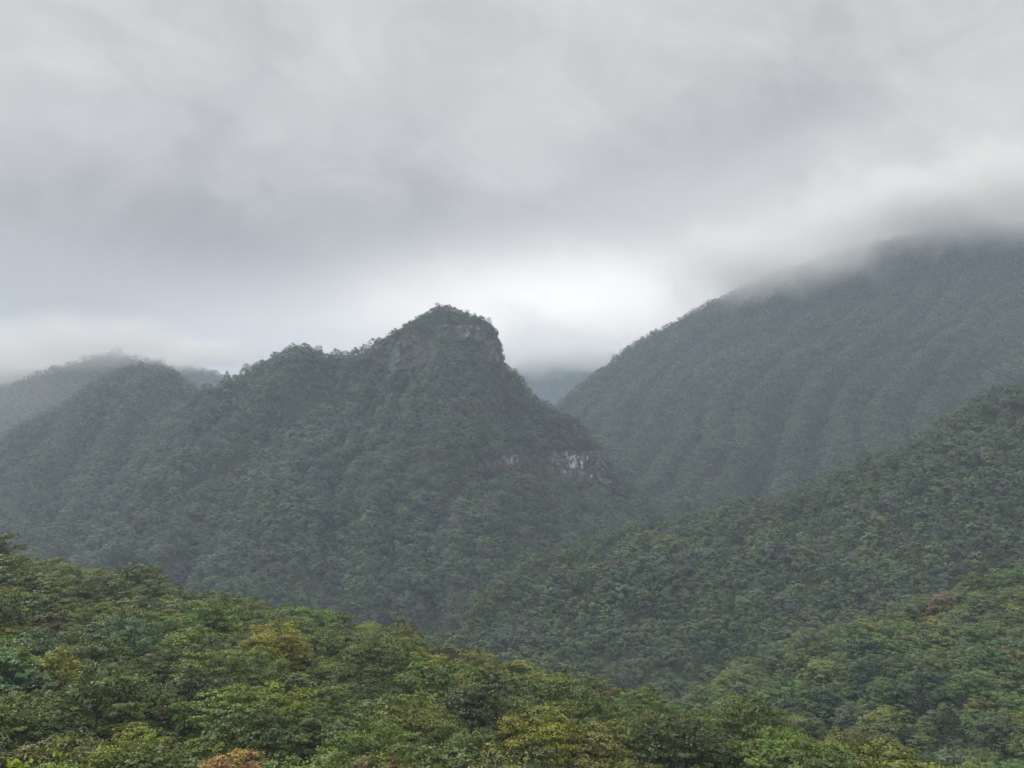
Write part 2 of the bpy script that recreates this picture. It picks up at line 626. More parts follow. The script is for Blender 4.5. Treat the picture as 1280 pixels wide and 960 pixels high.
def conifer(seed, H=9.5, R=3.6, whorls=11, mat=None, leaf=0.42, flat=False, dens=34):
    """layered pine: level whorls of boughs with needle sprays lying along them"""
    g = np.random.default_rng(int(seed * 10))
    P, NR, SH = [], [], []
    parts = [tube([(0, 0, -1.2), (0.05, 0, H * 0.4), (0, 0.05, H * 0.75), (0, 0, H * 0.98)], [0.2, 0.15, 0.09, 0.02], 7)]
    for w in range(whorls):
        f = w / (whorls - 1)
        z = H * (0.30 + 0.66 * f)
        rr = R * ((1 - f) ** 0.75 * 0.95 + 0.10) if not flat else R * (0.6 + 0.4 * math.sin(f * 3.0))
        nb = int(g.integers(6, 9))
        for b in range(nb):
            th = 2 * math.pi * (b + g.uniform(-0.3, 0.3)) / nb + w * 0.7
            ln = rr * g.uniform(0.75, 1.15)
            tip = np.array([math.cos(th) * ln, math.sin(th) * ln, z + ln * g.uniform(-0.02, 0.12)])
            st = np.array([0, 0, z - 0.15])
            parts.append(tube([st, (st + tip) / 2, tip], [0.05, 0.035, 0.01], 4))
            k = int(dens * ln / R) + 6
            s = g.uniform(0.3, 1.05, k) ** 0.8
            side = g.normal(size=k) * 0.20 * ln * (1.15 - s)
            pos = st + (tip - st) * s[:, None] + np.stack([-math.sin(th) * side, math.cos(th) * side, 0.08 + 0.07 * g.normal(size=k)], 1)
            P.append(pos)
            NR.append(unit(np.array([0, 0, 1.0]) + 0.45 * g.normal(size=(k, 3))))
            SH.append(np.clip(0.5 + 0.25 * g.normal(size=k), 0, 1.2))
    P, NR, SH = np.concatenate(P), np.concatenate(NR), np.concatenate(SH)
    v, q = leaf_quads(P, NR, np.full(len(P), leaf), g, 0.5)
    tv, tq = merge(parts)
    return np_mesh('crown', v, q, mat or MAT_LEAF, {'leaf_shade': SH, 'leaf_hue': SH * 0 + 0.5}), np_mesh('trunk', tv, tq, MAT_BARK, smooth_shade=True)


NEAR = []
for i, (nc, nl, lf, hh, rr) in enumerate([(42, 210, .32, 9.6, 4.3), (48, 170, .36, 10.1, 4.5), (38, 260, .28, 9.2, 4.1), (54, 190, .30, 10.4, 4.7), (34, 200, .38, 8.8, 4.2),
                                          (46, 240, .28, 9.8, 4.4), (60, 150, .33, 10.0, 4.8), (40, 150, .40, 9.3, 4.0), (50, 220, .30, 10.2, 4.4), (30, 250, .34, 8.9, 3.8)]):
    NEAR.append(broadleaf(100 + i, nc, nl, lf, H=hh, R=rr, dome=0.25))
NEARWOOD = []
for cm, _t in NEAR[:6]:
    w = cm.copy()
    w.name = 'crown'
    w.materials.clear()
    w.materials.append(MAT_WOOD)
    NEARWOOD.append(w)
MID = [broadleaf(200 + i, 24 + 2 * i, 150, 0.36, H=9.2, R=3.9, mat=MAT_WOOD, limbs=False, dome=1.0, tight=True)[0] for i in range(6)]
FAR = [broadleaf(300 + i, 18, 80, 0.60, H=9.4, R=3.9, mat=MAT_WOOD, limbs=False, dome=1.2, tight=True)[0] for i in range(6)]
PINES = [conifer(400 + i, H=9.0 + i * 0.7, R=3.9) for i in range(3)]
MIDPINES = [conifer(420 + i, H=9.5, R=3.7, mat=MAT_WOOD, leaf=0.75, dens=13)[0] for i in range(2)]

# ------------------------------------------------------------------ terrain sheet
az_in = np.linspace(-0.60, 0.60, 560)
az_out = np.linspace(0.60, 2 * math.pi - 0.60, 90)[1:-1]
AZ = np.concatenate([az_in, az_out])
AZW = np.where(AZ > math.pi, AZ - 2 * math.pi, AZ)
RR = np.concatenate([np.linspace(1.5, 100, 24), np.geomspace(104, 5200, 420)])
A2, R2 = np.meshgrid(AZW, RR, indexing='ij')
GZ, GID = ground(A2, R2, True)

# rocky ground of the peak, in (azimuth, distance) from the viewpoint
ROCKY = []      # (azimuth, range, half width m, half depth m) filled below


def terrain():
    na, nr = A2.shape
    X, Y = R2 * np.sin(A2), R2 * np.cos(A2)
    v = np.stack([X, Y, GZ], -1).reshape(-1, 3)
    i = np.arange(na)[:, None]
    j = np.arange(nr - 1)[None, :]
    i2 = (i + 1) % na
    q = np.stack([i * nr + j, i * nr + j + 1, i2 * nr + j + 1, i2 * nr + j], -1).reshape(-1, 4)
    # close the centre under the viewpoint
    c = len(v)
    v = np.concatenate([v, [[0, 0, -1.75]]])
    me = np_mesh('terrain', v, q, MAT_SOIL, smooth_shade=True)
    o = link('terrain', me)
    tag(o, 'forest floor of the hills and valleys under the trees', 'terrain', kind='structure')
    return o


terrain()

# line-of-sight table over the canopy
CAN = GZ.copy()
for hi, h in enumerate(HILLS):
    CAN[GID == hi] += 0.62 * h.tree_h
CAN[:, RR < 104] = -1e4
RUN = np.maximum.accumulate(CAN / R2, axis=1)
RUN = np.concatenate([np.full((len(AZ), 1), -9.0), RUN[:, :-1]], 1)
NIN = len(az_in)


def visible(az, r, ztop, margin):
    ia = np.clip(np.round((az - az_in[0]) / (az_in[1] - az_in[0])).astype(int), 0, NIN - 1)
    ir = np.clip(np.searchsorted(RR, r - 3.0) - 1, 0, len(RR) - 1)
    return (ztop + margin) / r > RUN[ia, ir]


# ------------------------------------------------------------------ scatter
def scatter(hi, step, az_lim, jitter=0.45):
    h = HILLS[hi]
    rmax = h.c[:, 1].max() + 60
    rmin = max(60.0, h.f[:, 1].min() - 160)
    xmax = rmax * math.sin(az_lim)
    xs = np.arange(-xmax, xmax, step)
    ys = np.arange(rmin * math.cos(az_lim), rmax, step * 0.9)
    X, Y = np.meshgrid(xs, ys)
    X = X + (np.arange(len(ys)) % 2)[:, None] * step * 0.5
    X = X + rng.uniform(-jitter, jitter, X.shape) * step
    Y = Y + rng.uniform(-jitter, jitter, Y.shape) * step
    X, Y = X.ravel(), Y.ravel()
    az, r = np.arctan2(X, Y), np.hypot(X, Y)
    k = (np.abs(az) < az_lim) & (r > rmin) & (r < rmax)
    X, Y, az, r = X[k], Y[k], az[k], r[k]
    z, ids = ground(az, r, True)
    k = ids == hi
    return X[k], Y[k], z[k], az[k], r[k]


GREEN = np.array([
    (0.074, 0.116, 0.053),   # dark
    (0.094, 0.138, 0.059),   # mid
    (0.122, 0.175, 0.067),   # fresh
    (0.138, 0.164, 0.067),   # olive
    (0.112, 0.145, 0.094),   # grey green
    (0.186, 0.220, 0.067),   # yellow green
    (0.154, 0.119, 0.082),   # brownish
    (0.079, 0.134, 0.082),   # blue green
])


def instancer(name, label, pts, scale, tint, variant, meshes, tall=(1.02, 1.42)):
    """one wood as ONE object: crowns instanced on points by geometry nodes"""
    n = len(pts)
    me = bpy.data.meshes.new(name)
    me.vertices.add(n)
    me.vertices.foreach_set('co', np.asarray(pts, np.float32).ravel())
    a = me.attributes.new('tint', 'FLOAT_COLOR', 'POINT')
    a.data.foreach_set('color', np.concatenate([tint, np.ones((n, 1))], 1).astype(np.float32).ravel())
    a = me.attributes.new('size', 'FLOAT_VECTOR', 'POINT')
    sv = np.stack([scale, scale, scale * rng.uniform(*tall, n)], 1)
    a.data.foreach_set('vector', sv.astype(np.float32).ravel())
    a = me.attributes.new('turn', 'FLOAT_VECTOR', 'POINT')
    tv = np.stack([rng.normal(0, 0.06, n), rng.normal(0, 0.06, n), rng.uniform(0, 6.283, n)], 1)
    a.data.foreach_set('vector', tv.astype(np.float32).ravel())
    a = me.attributes.new('variant', 'INT', 'POINT')
    a.data.foreach_set('value', np.asarray(variant, np.int32))
    o = link(name, me)
    ng = bpy.data.node_groups.new(name, 'GeometryNodeTree')
    ng.interface.new_socket('Geometry', in_out='INPUT', socket_type='NodeSocketGeometry')
    ng.interface.new_socket('Geometry', in_out='OUTPUT', socket_type='NodeSocketGeometry')
    gi, go = ng.nodes.new('NodeGroupInput'), ng.nodes.new('NodeGroupOutput')
    L = ng.links.new

    def attr(nm, ty):
        x = ng.nodes.new('GeometryNodeInputNamedAttribute')
        x.data_type = ty
        x.inputs['Name'].default_value = nm
        return x.outputs[0]
    g2i = ng.nodes.new('GeometryNodeGeometryToInstance')
    for mname, m in reversed(meshes):
        oi = ng.nodes.new('GeometryNodeObjectInfo')
        oi.inputs['Object'].default_value = m
        L(oi.outputs['Geometry'], g2i.inputs[0])
    iop = ng.nodes.new('GeometryNodeInstanceOnPoints')
    m2p = ng.nodes.new('GeometryNodeMeshToPoints')
    L(gi.outputs[0], m2p.inputs[0])
    L(m2p.outputs[0], iop.inputs['Points'])
    L(g2i.outputs[0], iop.inputs['Instance'])
    iop.inputs['Pick Instance'].default_value = True
    L(attr('variant', 'INT'), iop.inputs['Instance Index'])
    e2r = ng.nodes.new('FunctionNodeEulerToRotation')
    L(attr('turn', 'FLOAT_VECTOR'), e2r.inputs[0])
    L(e2r.outputs[0], iop.inputs['Rotation'])
    L(attr('size', 'FLOAT_VECTOR'), iop.inputs['Scale'])
    L(iop.outputs[0], go.inputs[0])
    md = o.modifiers.new('trees', 'NODES')
    md.node_group = ng
    tag(o, label, 'wood', kind='stuff')
    return o


def source(me):
    return (me.name, bpy.data.objects.new(me.name, me))     # never linked: only its mesh is used


SRC_MID = [source(m) for m in MID + MIDPINES]
SRC_NEAR = [source(m) for m in NEARWOOD + MIDPINES]
SRC_FAR = [source(m) for m in FAR + MIDPINES]

# rock outcrops: px, py of the middle of the foot, width px, height px, pale share, label
OUTCROPS = [
    (519, 460, 66, 46, 0.0, 0.16, 'grey ribbed rock buttress on the left shoulder of the central peak'),
    (572, 424, 70, 26, 0.0, 0.12, 'dark rock band just under the summit of the central peak'),
    (611, 450, 26, 36, 0.0, 0.25, 'steep bare cliff dropping off the right side of the summit'),
    (699, 601, 132, 44, 0.11, 0.09, 'wide dark broken cliff with pale fresh scars low on the peak'),
    (636, 594, 30, 34, 0.10, 0.20, 'narrow grey rock face left of the pale scarred cliff'),
]
PEAK = 3


def hill_point(hi, px, py):
    """where the sight line through a photo pixel meets a hill (front side, nearest the crest)"""
    h = HILLS[hi]
    a, te = pix(px, py)
    D = np.interp(a, h.c[:, 0], h.c[:, 1])
    r = np.linspace(D + 5, D - 420, 1400)
    z = h.height(np.full_like(r, a), r)
    d = z - r * te
    k = np.where(d <= 0)[0]
    k = k[0] if len(k) else 0
    return a, r[k], z[k]


rock_pts = []
for px, py, w, hh, pale, dep, lab in OUTCROPS:
    rock_pts.append(hill_point(PEAK, px, py))

# ------------------------------------------------------------------ the far woods
AZL = math.radians(29.5)


def tints(n, X, Y, weights, scale=60.0, jit=0.10, seed=0.0):
    """one colour per tree; kinds drift in patches across a slope"""
    w = np.array(weights, float)
    u = 0.5 + 0.5 * fbm(X / scale + seed, Y / scale, 3)
    u = np.clip(u * 0.55 + rng.random(n) * 0.62 - 0.08, 0, 0.999)
    idx = np.searchsorted(np.cumsum(w / w.sum()), u)
    idx = np.clip(idx, 0, len(w) - 1)
    c = GREEN[idx] * np.exp(rng.normal(0, jit, (n, 1))) * np.exp(rng.normal(0, 0.05, (n, 3)))
    return c, idx


WOODS = [
    (2, 6.9, 'forest', 'dark green broadleaf wood covering the middle ridge', SRC_MID, 6, [3, 3.2, 1.6, 1.6, 2.0, .6, .5, 1.2]),
    (3, 6.6, 'forest', 'blue green wood covering the flanks of the rocky central peak', SRC_MID, 6, [3, 3, 1.2, 1.2, 2.2, .4, .9, 1.4]),
    (4, 6.4, 'forest', 'misty wood on the rounded hill left of the central peak', SRC_FAR, 6, [3, 3, 1.4, 1.2, 2, .5, .5, 1.2]),
    (5, 7.2, 'forest', 'fog veiled wood on the farther hill at the left edge', SRC_FAR, 6, [3, 3, 1.4, 1.2, 2, .5, .5, 1.2]),
    (6, 6.4, 'forest', 'hazy wood covering the large cloud topped mountain', SRC_FAR, 6, [3, 3, 2.0, 1.4, 2, .6, .5, 1.2]),
    (7, 10.0, 'forest', 'faint wood on the hill showing through the left saddle', SRC_FAR, 6, [3, 3, 1.4, 1.2, 2, .5, .5, 1.2]),
    (8, 11.0, 'forest', 'pale wood on the farthest hill beyond the valley gap', SRC_FAR, 6, [3, 3, 1.4, 1.2, 2, .5, .5, 1.2]),
]
n_total = 0
for hi, step, nm, lab, src, nv, wts in WOODS:
    X, Y, Z, az, r = scatter(hi, step, AZL)
    H = HILLS[hi].tree_h
    k = visible(az, r, Z + H, 5 + 0.004 * r)
    X, Y, Z, az, r = X[k], Y[k], Z[k], az[k], r[k]
    n = len(X)
    sc = step / 6.5 * np.clip(np.exp(rng.normal(0, 0.25, n)), 0.55, 1.6)
    hh_ = HILLS[hi]
    dd = np.interp(az, hh_.c[:, 0], hh_.c[:, 1]) - r
    sc = sc * (0.84 + 0.16 * smooth(0, 40, dd))          # wind clipped along the ridge
    sc = sc * (0.9 + 0.28 * fbm(X / 70 - 3, Y / 70, 2))   # stands of older and younger trees
    if hi == PEAK:
        keep = np.ones(n, bool)
        px, py = project(X, Y, Z + 3)
        # thin, stunted growth on the rock of the summit and its right edge
        top = np.hypot((px - 565) / 75, (py - 400) / 42) < 1
        edge = np.hypot((px - 628) / 26, (py - 445) / 55) < 1
        thin = top | edge
        keep &= ~(thin & (rng.random(n) < 0.75))
        sc = np.where(thin, sc * 0.66, sc)
        for (a0, r0, z0), (ox, oy, w, hh, pale, dep, _l) in zip(rock_pts, OUTCROPS):
            on = (np.abs(px - ox) < w * 0.42) & (py > oy - hh * 0.85) & (py < oy - 3)
            keep &= ~(on & (rng.random(n) < 0.5))
            sc = np.where(on, sc * 0.55, sc)
        X, Y, Z, az, r, sc = X[keep], Y[keep], Z[keep], az[keep], r[keep], sc[keep]
        sx, sy, sz_, sa, sr = scatter(hi, 2.7, math.radians(8))
        ok = visible(sa, sr, sz_ + 4, 5)
        px, py = project(sx, sy, sz_ + 2)
        ok &= ((np.hypot((px - 562) / 84, (py - 408) / 44) < 1) & ~((px > 606) & (rng.random(len(px)) < 0.7))) | (np.hypot((px - 630) / 30, (py - 450) / 62) < 1) | (np.hypot((px - 700) / 85, (py - 575) / 24) < 1)
        for (a0, r0, z0), (ox, oy, w, hh, pale, dep, _l) in zip(rock_pts, OUTCROPS):
            ok &= ~((np.abs(px - ox) < w * 0.42) & (py > oy - hh * 0.8) & (py < oy - 4) & (rng.random(len(px)) < (0.85 if oy < 500 else 0.55)))
        X, Y, Z, az, r = (np.concatenate(p) for p in ((X, sx[ok]), (Y, sy[ok]), (Z, sz_[ok] - 0.4), (az, sa[ok]), (r, sr[ok])))
        sc = np.concatenate([sc, np.clip(rng.normal(0.36, 0.1, ok.sum()), 0.2, 0.65)])
        n = len(X)
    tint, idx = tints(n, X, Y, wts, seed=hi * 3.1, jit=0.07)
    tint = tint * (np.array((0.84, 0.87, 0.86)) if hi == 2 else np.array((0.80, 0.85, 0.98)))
    if hi == PEAK:       # russet scrub beside the lower cliff
        px, py = project(X, Y, Z + 3)
        rust = np.exp(-((px - 735) / 45) ** 2 - ((py - 548) / 32) ** 2) + 0.7 * np.exp(-((px - 640) / 45) ** 2 - ((py - 500) / 35) ** 2) + 0.7 * np.exp(-((px - 680) / 60) ** 2 - ((py - 585) / 25) ** 2)
        rk = rng.random(n) < 0.8 * rust
        tint[rk] = np.array((0.075, 0.050, 0.034)) * np.exp(rng.normal(0, 0.15, (rk.sum(), 1)))
    var = rng.integers(0, nv, n)
    var = np.where(rng.random(n) < 0.035, rng.integers(6, 8, n), var)           # scattered pines
    tint[var >= 6] *= 0.75
    bare = rng.random(n) < 0.003                                               # and the odd pale, dying crown
    tint[bare] = (0.21, 0.21, 0.175)
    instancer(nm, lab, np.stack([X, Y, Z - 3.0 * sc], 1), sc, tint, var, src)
    n_total += n
print('far trees', n_total)

# ------------------------------------------------------------------ rock outcrops of the peak
def outcrop(a, r, z, w, h, pale, dep, label, seed):
    """a fractured cliff set into the slope: joints, ledges and a ragged brow"""
    g = np.random.default_rng(int(seed * 10))
    nu, nv = max(90, int(w * 2.2)), 90
    U = np.linspace(-1, 1, nu)
    V = np.linspace(-0.35, 1.0, nv)
    uu, vv = np.meshgrid(U, V, indexing='ij')
    X, Zm = uu * w * 0.5, vv * h                     # metres
    wob = 1.6 * perlin(X / 9 + seed, Zm / 9)
    col = np.floor((X + wob) / 5.2 + seed)
    led = np.floor((Zm + 2.2 * perlin(X / 11 + seed, Zm / 14 + 3) + 1.7 * np.sin(col * 2.4)) / 5.0)

    def hsh(p, q):
        t = np.sin(p * 12.9898 + q * 78.233 + seed) * 43758.5453
        return t - np.floor(t)
    blk, cb = hsh(col, led), hsh(col, col * 0 + 7)
    d = w * dep
    prof = (1 - np.abs(uu) ** 3) * d
    out = prof + 3.0 * (blk - 0.5) + 5.5 * (cb - 0.5) + 2.6 * fbm(X / 14 + seed, Zm / 14, 4)
    brow = 0.86 + 0.16 * fbm(U * w / 40 + seed, U * 0, 3)[:, None] + 0.14 * (cb - 0.5) - 0.5 * np.abs(uu) ** 5
    y = -out + np.maximum(vv, 0) * h * 0.62
    zz = np.where(vv > 0, Zm * np.clip(brow, 0.3, 1.15), Zm)
    v = np.stack([X + 0.8 * (blk - 0.5), y, zz], -1).reshape(-1, 3)
    i = np.arange(nu - 1)[:, None]
    j = np.arange(nv - 1)[None, :]
    q = np.stack([i * nv + j, (i + 1) * nv + j, (i + 1) * nv + j + 1, i * nv + j + 1], -1).reshape(-1, 4)
    base = len(v)
    back = v.reshape(nu, nv, 3)[:, -1].copy()        # the brow runs back into the hill
    back[:, 1] += 0.5 * h + d
    back[:, 2] -= 2.0
    low = back.copy()
    low[:, 2] = -0.35 * h
    v = np.concatenate([v, back, low])
    e = np.arange(nu - 1)
    q = np.concatenate([q, np.stack([e * nv + nv - 1, (e + 1) * nv + nv - 1, base + e + 1, base + e], 1),
                        np.stack([base + e, base + e + 1, base + nu + e + 1, base + nu + e], 1)])
    fr = np.zeros(len(q))
    c = (slice(0, -1), slice(0, -1))
    # pale scars: one broad slab and streaks of smaller falls, mostly right of the middle
    f1 = fbm(X / 4.5 + seed * 3, Zm / 8, 4)
    slab = np.exp(-(((uu - 0.27) / 0.10) ** 4 + ((vv - 0.72) / 0.26) ** 4))
    where = smooth(-0.45, 0.05, uu) * (1 - smooth(0.55, 0.85, uu)) * smooth(-0.1, 0.1, vv)
    val = smooth(0.62 - pale * 1.6, 0.80 - pale * 1.6, f1 * 0.9 + 0.25 * (blk - 0.5) + 0.0) * where
    val = np.maximum(val, smooth(0.15, 0.4, slab * pale * 6.0 * (0.55 + f1 * 0.9)))
    fr[: (nu - 1) * (nv - 1)] = (val * (0.7 + 0.3 * hsh(led, col)))[c].ravel()
    me = np_mesh('rock_outcrop', v, q, MAT_ROCK, {'fresh': fr})
    o = link('rock_outcrop', me, loc=(r * math.sin(a), r * math.cos(a), z))
    o.rotation_euler = (0, 0, -a)
    tag(o, label, 'cliff', 'rock outcrops on the central peak')
    return o


for i, ((a, r, z), (px, py, w, hh, pale, dep, lab)) in enumerate(zip(rock_pts, OUTCROPS)):
    s = r / F
    r += w * s * dep * 0.45
    outcrop(a, r, z - 1.5, w * s, hh * s, pale, dep, lab, 3.7 + i)


# ------------------------------------------------------------------ single trees
def make_tree(name, pair, loc, rot, scale, color, label, category, group=None, sz=1.0):
    root = bpy.data.objects.new(name, None)
    COL.objects.link(root)
    root.empty_display_size = 0.5
    root.location = loc
    root.rotation_euler = (0, 0, rot)
    root.scale = (scale, scale, scale * sz)
    t = link('trunk', pair[1], root)
    c = link('crown', pair[0], root)
    c.color = (*color, 1)
    tag(root, label, category, group)
    return root


ORD = ['first', 'second', 'third', 'fourth', 'fifth', 'sixth', 'seventh', 'eighth', 'ninth', 'tenth', 'eleventh', 'twelfth', 'thirteenth', 'fourteenth', 'fifteenth', 'sixteenth', 'seventeenth', 'eighteenth', 'nineteenth', 'twentieth']

PAL = {   # colour word: leaf colour
    'very dark green': (0.058, 0.075, 0.021),
    'dark green': (0.082, 0.105, 0.025),
    'mid green': (0.112, 0.144, 0.030),
    'olive green': (0.142, 0.149, 0.031),
    'grey green': (0.111, 0.130, 0.053),
    'fresh light green': (0.144, 0.190, 0.036),
    'yellow green': (0.211, 0.216, 0.030),
    'golden yellow': (0.207, 0.199, 0.031),
    'brownish': (0.129, 0.109, 0.050),
    'blue green': (0.085, 0.139, 0.059),
}
PALW = {'very dark green': 1.4, 'dark green': 3.0, 'mid green': 3.2, 'olive green': 2.8, 'grey green': 1.0, 'fresh light green': 1.8, 'yellow green': 1.3,
        'golden yellow': 0.0, 'brownish': 0.12, 'blue green': 0.2}
# spots of the photograph where a tree of a marked colour stands
SPOTS = [(55, 850, 'golden yellow'), (335, 890, 'yellow green'), (560, 815, 'brownish'), (650, 826, 'fresh light green'), (730, 925, 'olive green'), (640, 925, 'yellow green'),
         (500, 905, 'yellow green'), (25, 770, 'yellow green'), (10, 870, 'blue green'), (330, 830, 'golden yellow'), (555, 860, 'brownish'), (410, 850, 'fresh light green'),
         (885, 875, 'blue green'), (700, 830, 'dark green'), (690, 900, 'brownish'), (110, 880, 'very dark green'), (250, 900, 'very dark green'), (60, 930, 'very dark green'),
         (70, 780, 'brownish'), (1050, 920, 'olive green'), (880, 920, 'olive green'), (960, 900, 'yellow green'), (1120, 945, 'yellow green'), (190, 910, 'very dark green'),
         (620, 870, 'very dark green'), (480, 840, 'dark green'), (430, 790, 'dark green'), (330, 770, 'dark green')]


def near_trees():
    X, Y, Z, az, r = scatter(0, 7.3, AZL, 0.38)
    k = (r > 98)
    X, Y, Z, az, r = X[k], Y[k], Z[k], az[k], r[k]
    n = len(X)
    H = 9.6
    vis = visible(az, r, Z + H, 2.0)
    px, py = project(X, Y, Z + H * 0.75)
    inframe = (px > -25) & (px < 1305) & (py < 985)
    sc = np.clip(np.exp(rng.normal(0, 0.17, n)), 0.72, 1.4)
    one = vis & inframe
    # the 300 that show largest; the rest belongs to the wood
    size = np.where(one, sc / r, 0)
    order = np.argsort(-size)[:300]
    order = order[size[order] > 0]
    pick = np.zeros(n, bool)
    pick[order] = True
    names = list(PAL)
    w = np.array([PALW[c] for c in names])
    u = 0.5 + 0.5 * fbm(X / 34 + 2.2, Y / 34, 2)
    col = rng.choice(len(names), n, p=w / w.sum())
    # neighbours tend to be alike
    pref = np.array([names.index(c) for c in ('very dark green', 'dark green', 'dark green', 'mid green', 'mid green', 'olive green', 'fresh light green', 'yellow green')])
    alike = rng.random(n) < 0.5
    col = np.where(alike, pref[np.clip((u * 8).astype(int), 0, 7)], col)
    for sx, sy, c in SPOTS:
        dd = np.hypot(px - sx, (py - sy) * 1.6) + (~pick) * 1e4
        col[np.argmin(dd)] = names.index(c)
    # depth rows, named from the frame's foot to the skyline of the slope
    hc = np.interp(az, HILLS[0].c[:, 0], HILLS[0].c[:, 1])
    q = (r - 100) / np.maximum(hc - 100, 30)
    rows = ['at the foot of the picture', 'low on the near slope', 'midway up the near slope', 'high on the near slope', 'just below the near skyline', 'on the near skyline']
    row = np.digitize(q, [0.16, 0.34, 0.54, 0.74, 0.92])
    labels = {}
    for ri in range(len(rows)):
        for ci in range(len(names)):
            m = np.where(pick & (row == ri) & (col == ci))[0]
            m = m[np.argsort(px[m])]
            for j, t in enumerate(m):
                base = f'{names[ci]} broadleaf tree'
                if len(m) == 1:
                    labels[t] = f'the only {base} {rows[ri]}'
                elif j == 0:
                    labels[t] = f'leftmost {base} {rows[ri]}'
                elif j == len(m) - 1:
                    labels[t] = f'rightmost {base} {rows[ri]}'
                else:
                    labels[t] = f'{ORD[min(j, 19)]} {base} from the left {rows[ri]}'
    for t in np.where(pick)[0]:
        c = np.array(PAL[names[col[t]]]) * math.exp(rng.normal(0, 0.08)) * np.exp(rng.normal(0, 0.04, 3))
        make_tree('broadleaf_tree', NEAR[int(rng.integers(len(NEAR)))], (X[t], Y[t], Z[t]), rng.uniform(0, 6.28), sc[t], c, labels[t], 'tree', 'broadleaf trees on the near slope', rng.uniform(0.88, 1.12))
    rest = ~pick & visible(az, r, Z + H, 5.0)
    tint = np.array([PAL[names[c]] for c in col[rest]]) * np.exp(rng.normal(0, 0.1, (rest.sum(), 1)))
    instancer('forest', 'remaining trees of the wood along the edges of the near slope', np.stack([X, Y, Z], 1)[rest], sc[rest] * 1.08, tint, rng.integers(0, 6, rest.sum()), SRC_NEAR, (0.82, 1.08))
    print('near', pick.sum(), 'candidates', one.sum(), 'rest', rest.sum())


near_trees()


def right_hill():
    X, Y, Z, az, r = scatter(1, 6.3, AZL, 0.42)
    H = HILLS[1].tree_h
    k = visible(az, r, Z + H, 4.0)
    X, Y, Z, az, r = X[k], Y[k], Z[k], az[k], r[k]
    n = len(X)
    px, py = project(X, Y, Z + 6)
    sc = 0.95 * np.clip(np.exp(rng.normal(0, 0.2, n)), 0.6, 1.5)
    tint, idx = tints(n, X, Y, [1.6, 2.4, 2.6, 2.6, 2.0, 1.8, .5, 1.2], scale=35, seed=4.4)
    tint = tint * np.array((1.06, 1.05, 0.88))
    pale = np.exp(-((px - 1120) / 90) ** 2 - ((py - 865) / 35) ** 2)
    pk = rng.random(n) < pale * 0.6
    tint[pk] = np.array((0.072, 0.115, 0.058)) * np.exp(rng.normal(0, 0.12, (pk.sum(), 1)))
    var = rng.integers(0, 6, n)
    # layered pines low on the hill, as single trees
    spots = [(1150, 905, 1.25), (1185, 915, 1.15), (1165, 880, 1.0), (1205, 890, 1.1), (1125, 925, 1.05), (1240, 870, 0.95), (1215, 800, 0.9), (1180, 925, 1.2), (1235, 905, 0.95), (1140, 885, 0.9)]
    taken = np.zeros(n, bool)
    got = []
    for sx, sy, s in spots:
        dd = np.hypot(px - sx, py - sy) + taken * 1e5
        t = int(np.argmin(dd))
        taken[t] = True
        got.append((px[t], py[t], t, s))
    got.sort()
    for j, (qx, qy, t, s) in enumerate(got):
        lab = ('leftmost' if j == 0 else 'rightmost' if j == len(got) - 1 else ORD[j]) + ' layered dark pine' + ('' if j in (0, len(got) - 1) else ' from the left') + ' on the lower right hill'
        make_tree('pine_tree', PINES[j % 3], (X[t], Y[t], Z[t]), rng.uniform(0, 6.28), s, np.array((0.040, 0.060, 0.034)) * rng.uniform(0.85, 1.2), lab, 'pine', 'layered pines on the lower right hill')
    # one round russet tree at the right edge of the picture
    dd = np.hypot(px - 1268, py - 838) + taken * 1e5
    t = int(np.argmin(dd))
    taken[t] = True
    make_tree('broadleaf_tree', NEAR[2], (X[t], Y[t], Z[t]), 1.0, 1.15, (0.095, 0.062, 0.042), 'round russet brown tree at the right edge of the lower hill', 'tree')
    k = ~taken
    instancer('forest', 'mixed green wood covering the lower right hill', np.stack([X, Y, Z], 1)[k], sc[k], tint[k], var[k], SRC_NEAR, (0.85, 1.12))


right_hill()

# small growth at the foot of the picture, on the bank below the viewpoint
def bank(px, py, r):
    a, te = pix(px, py)
    z = float(ground(np.array([a]), np.array([float(r)]))[0])
    return r * math.sin(a), r * math.cos(a), z, r * te


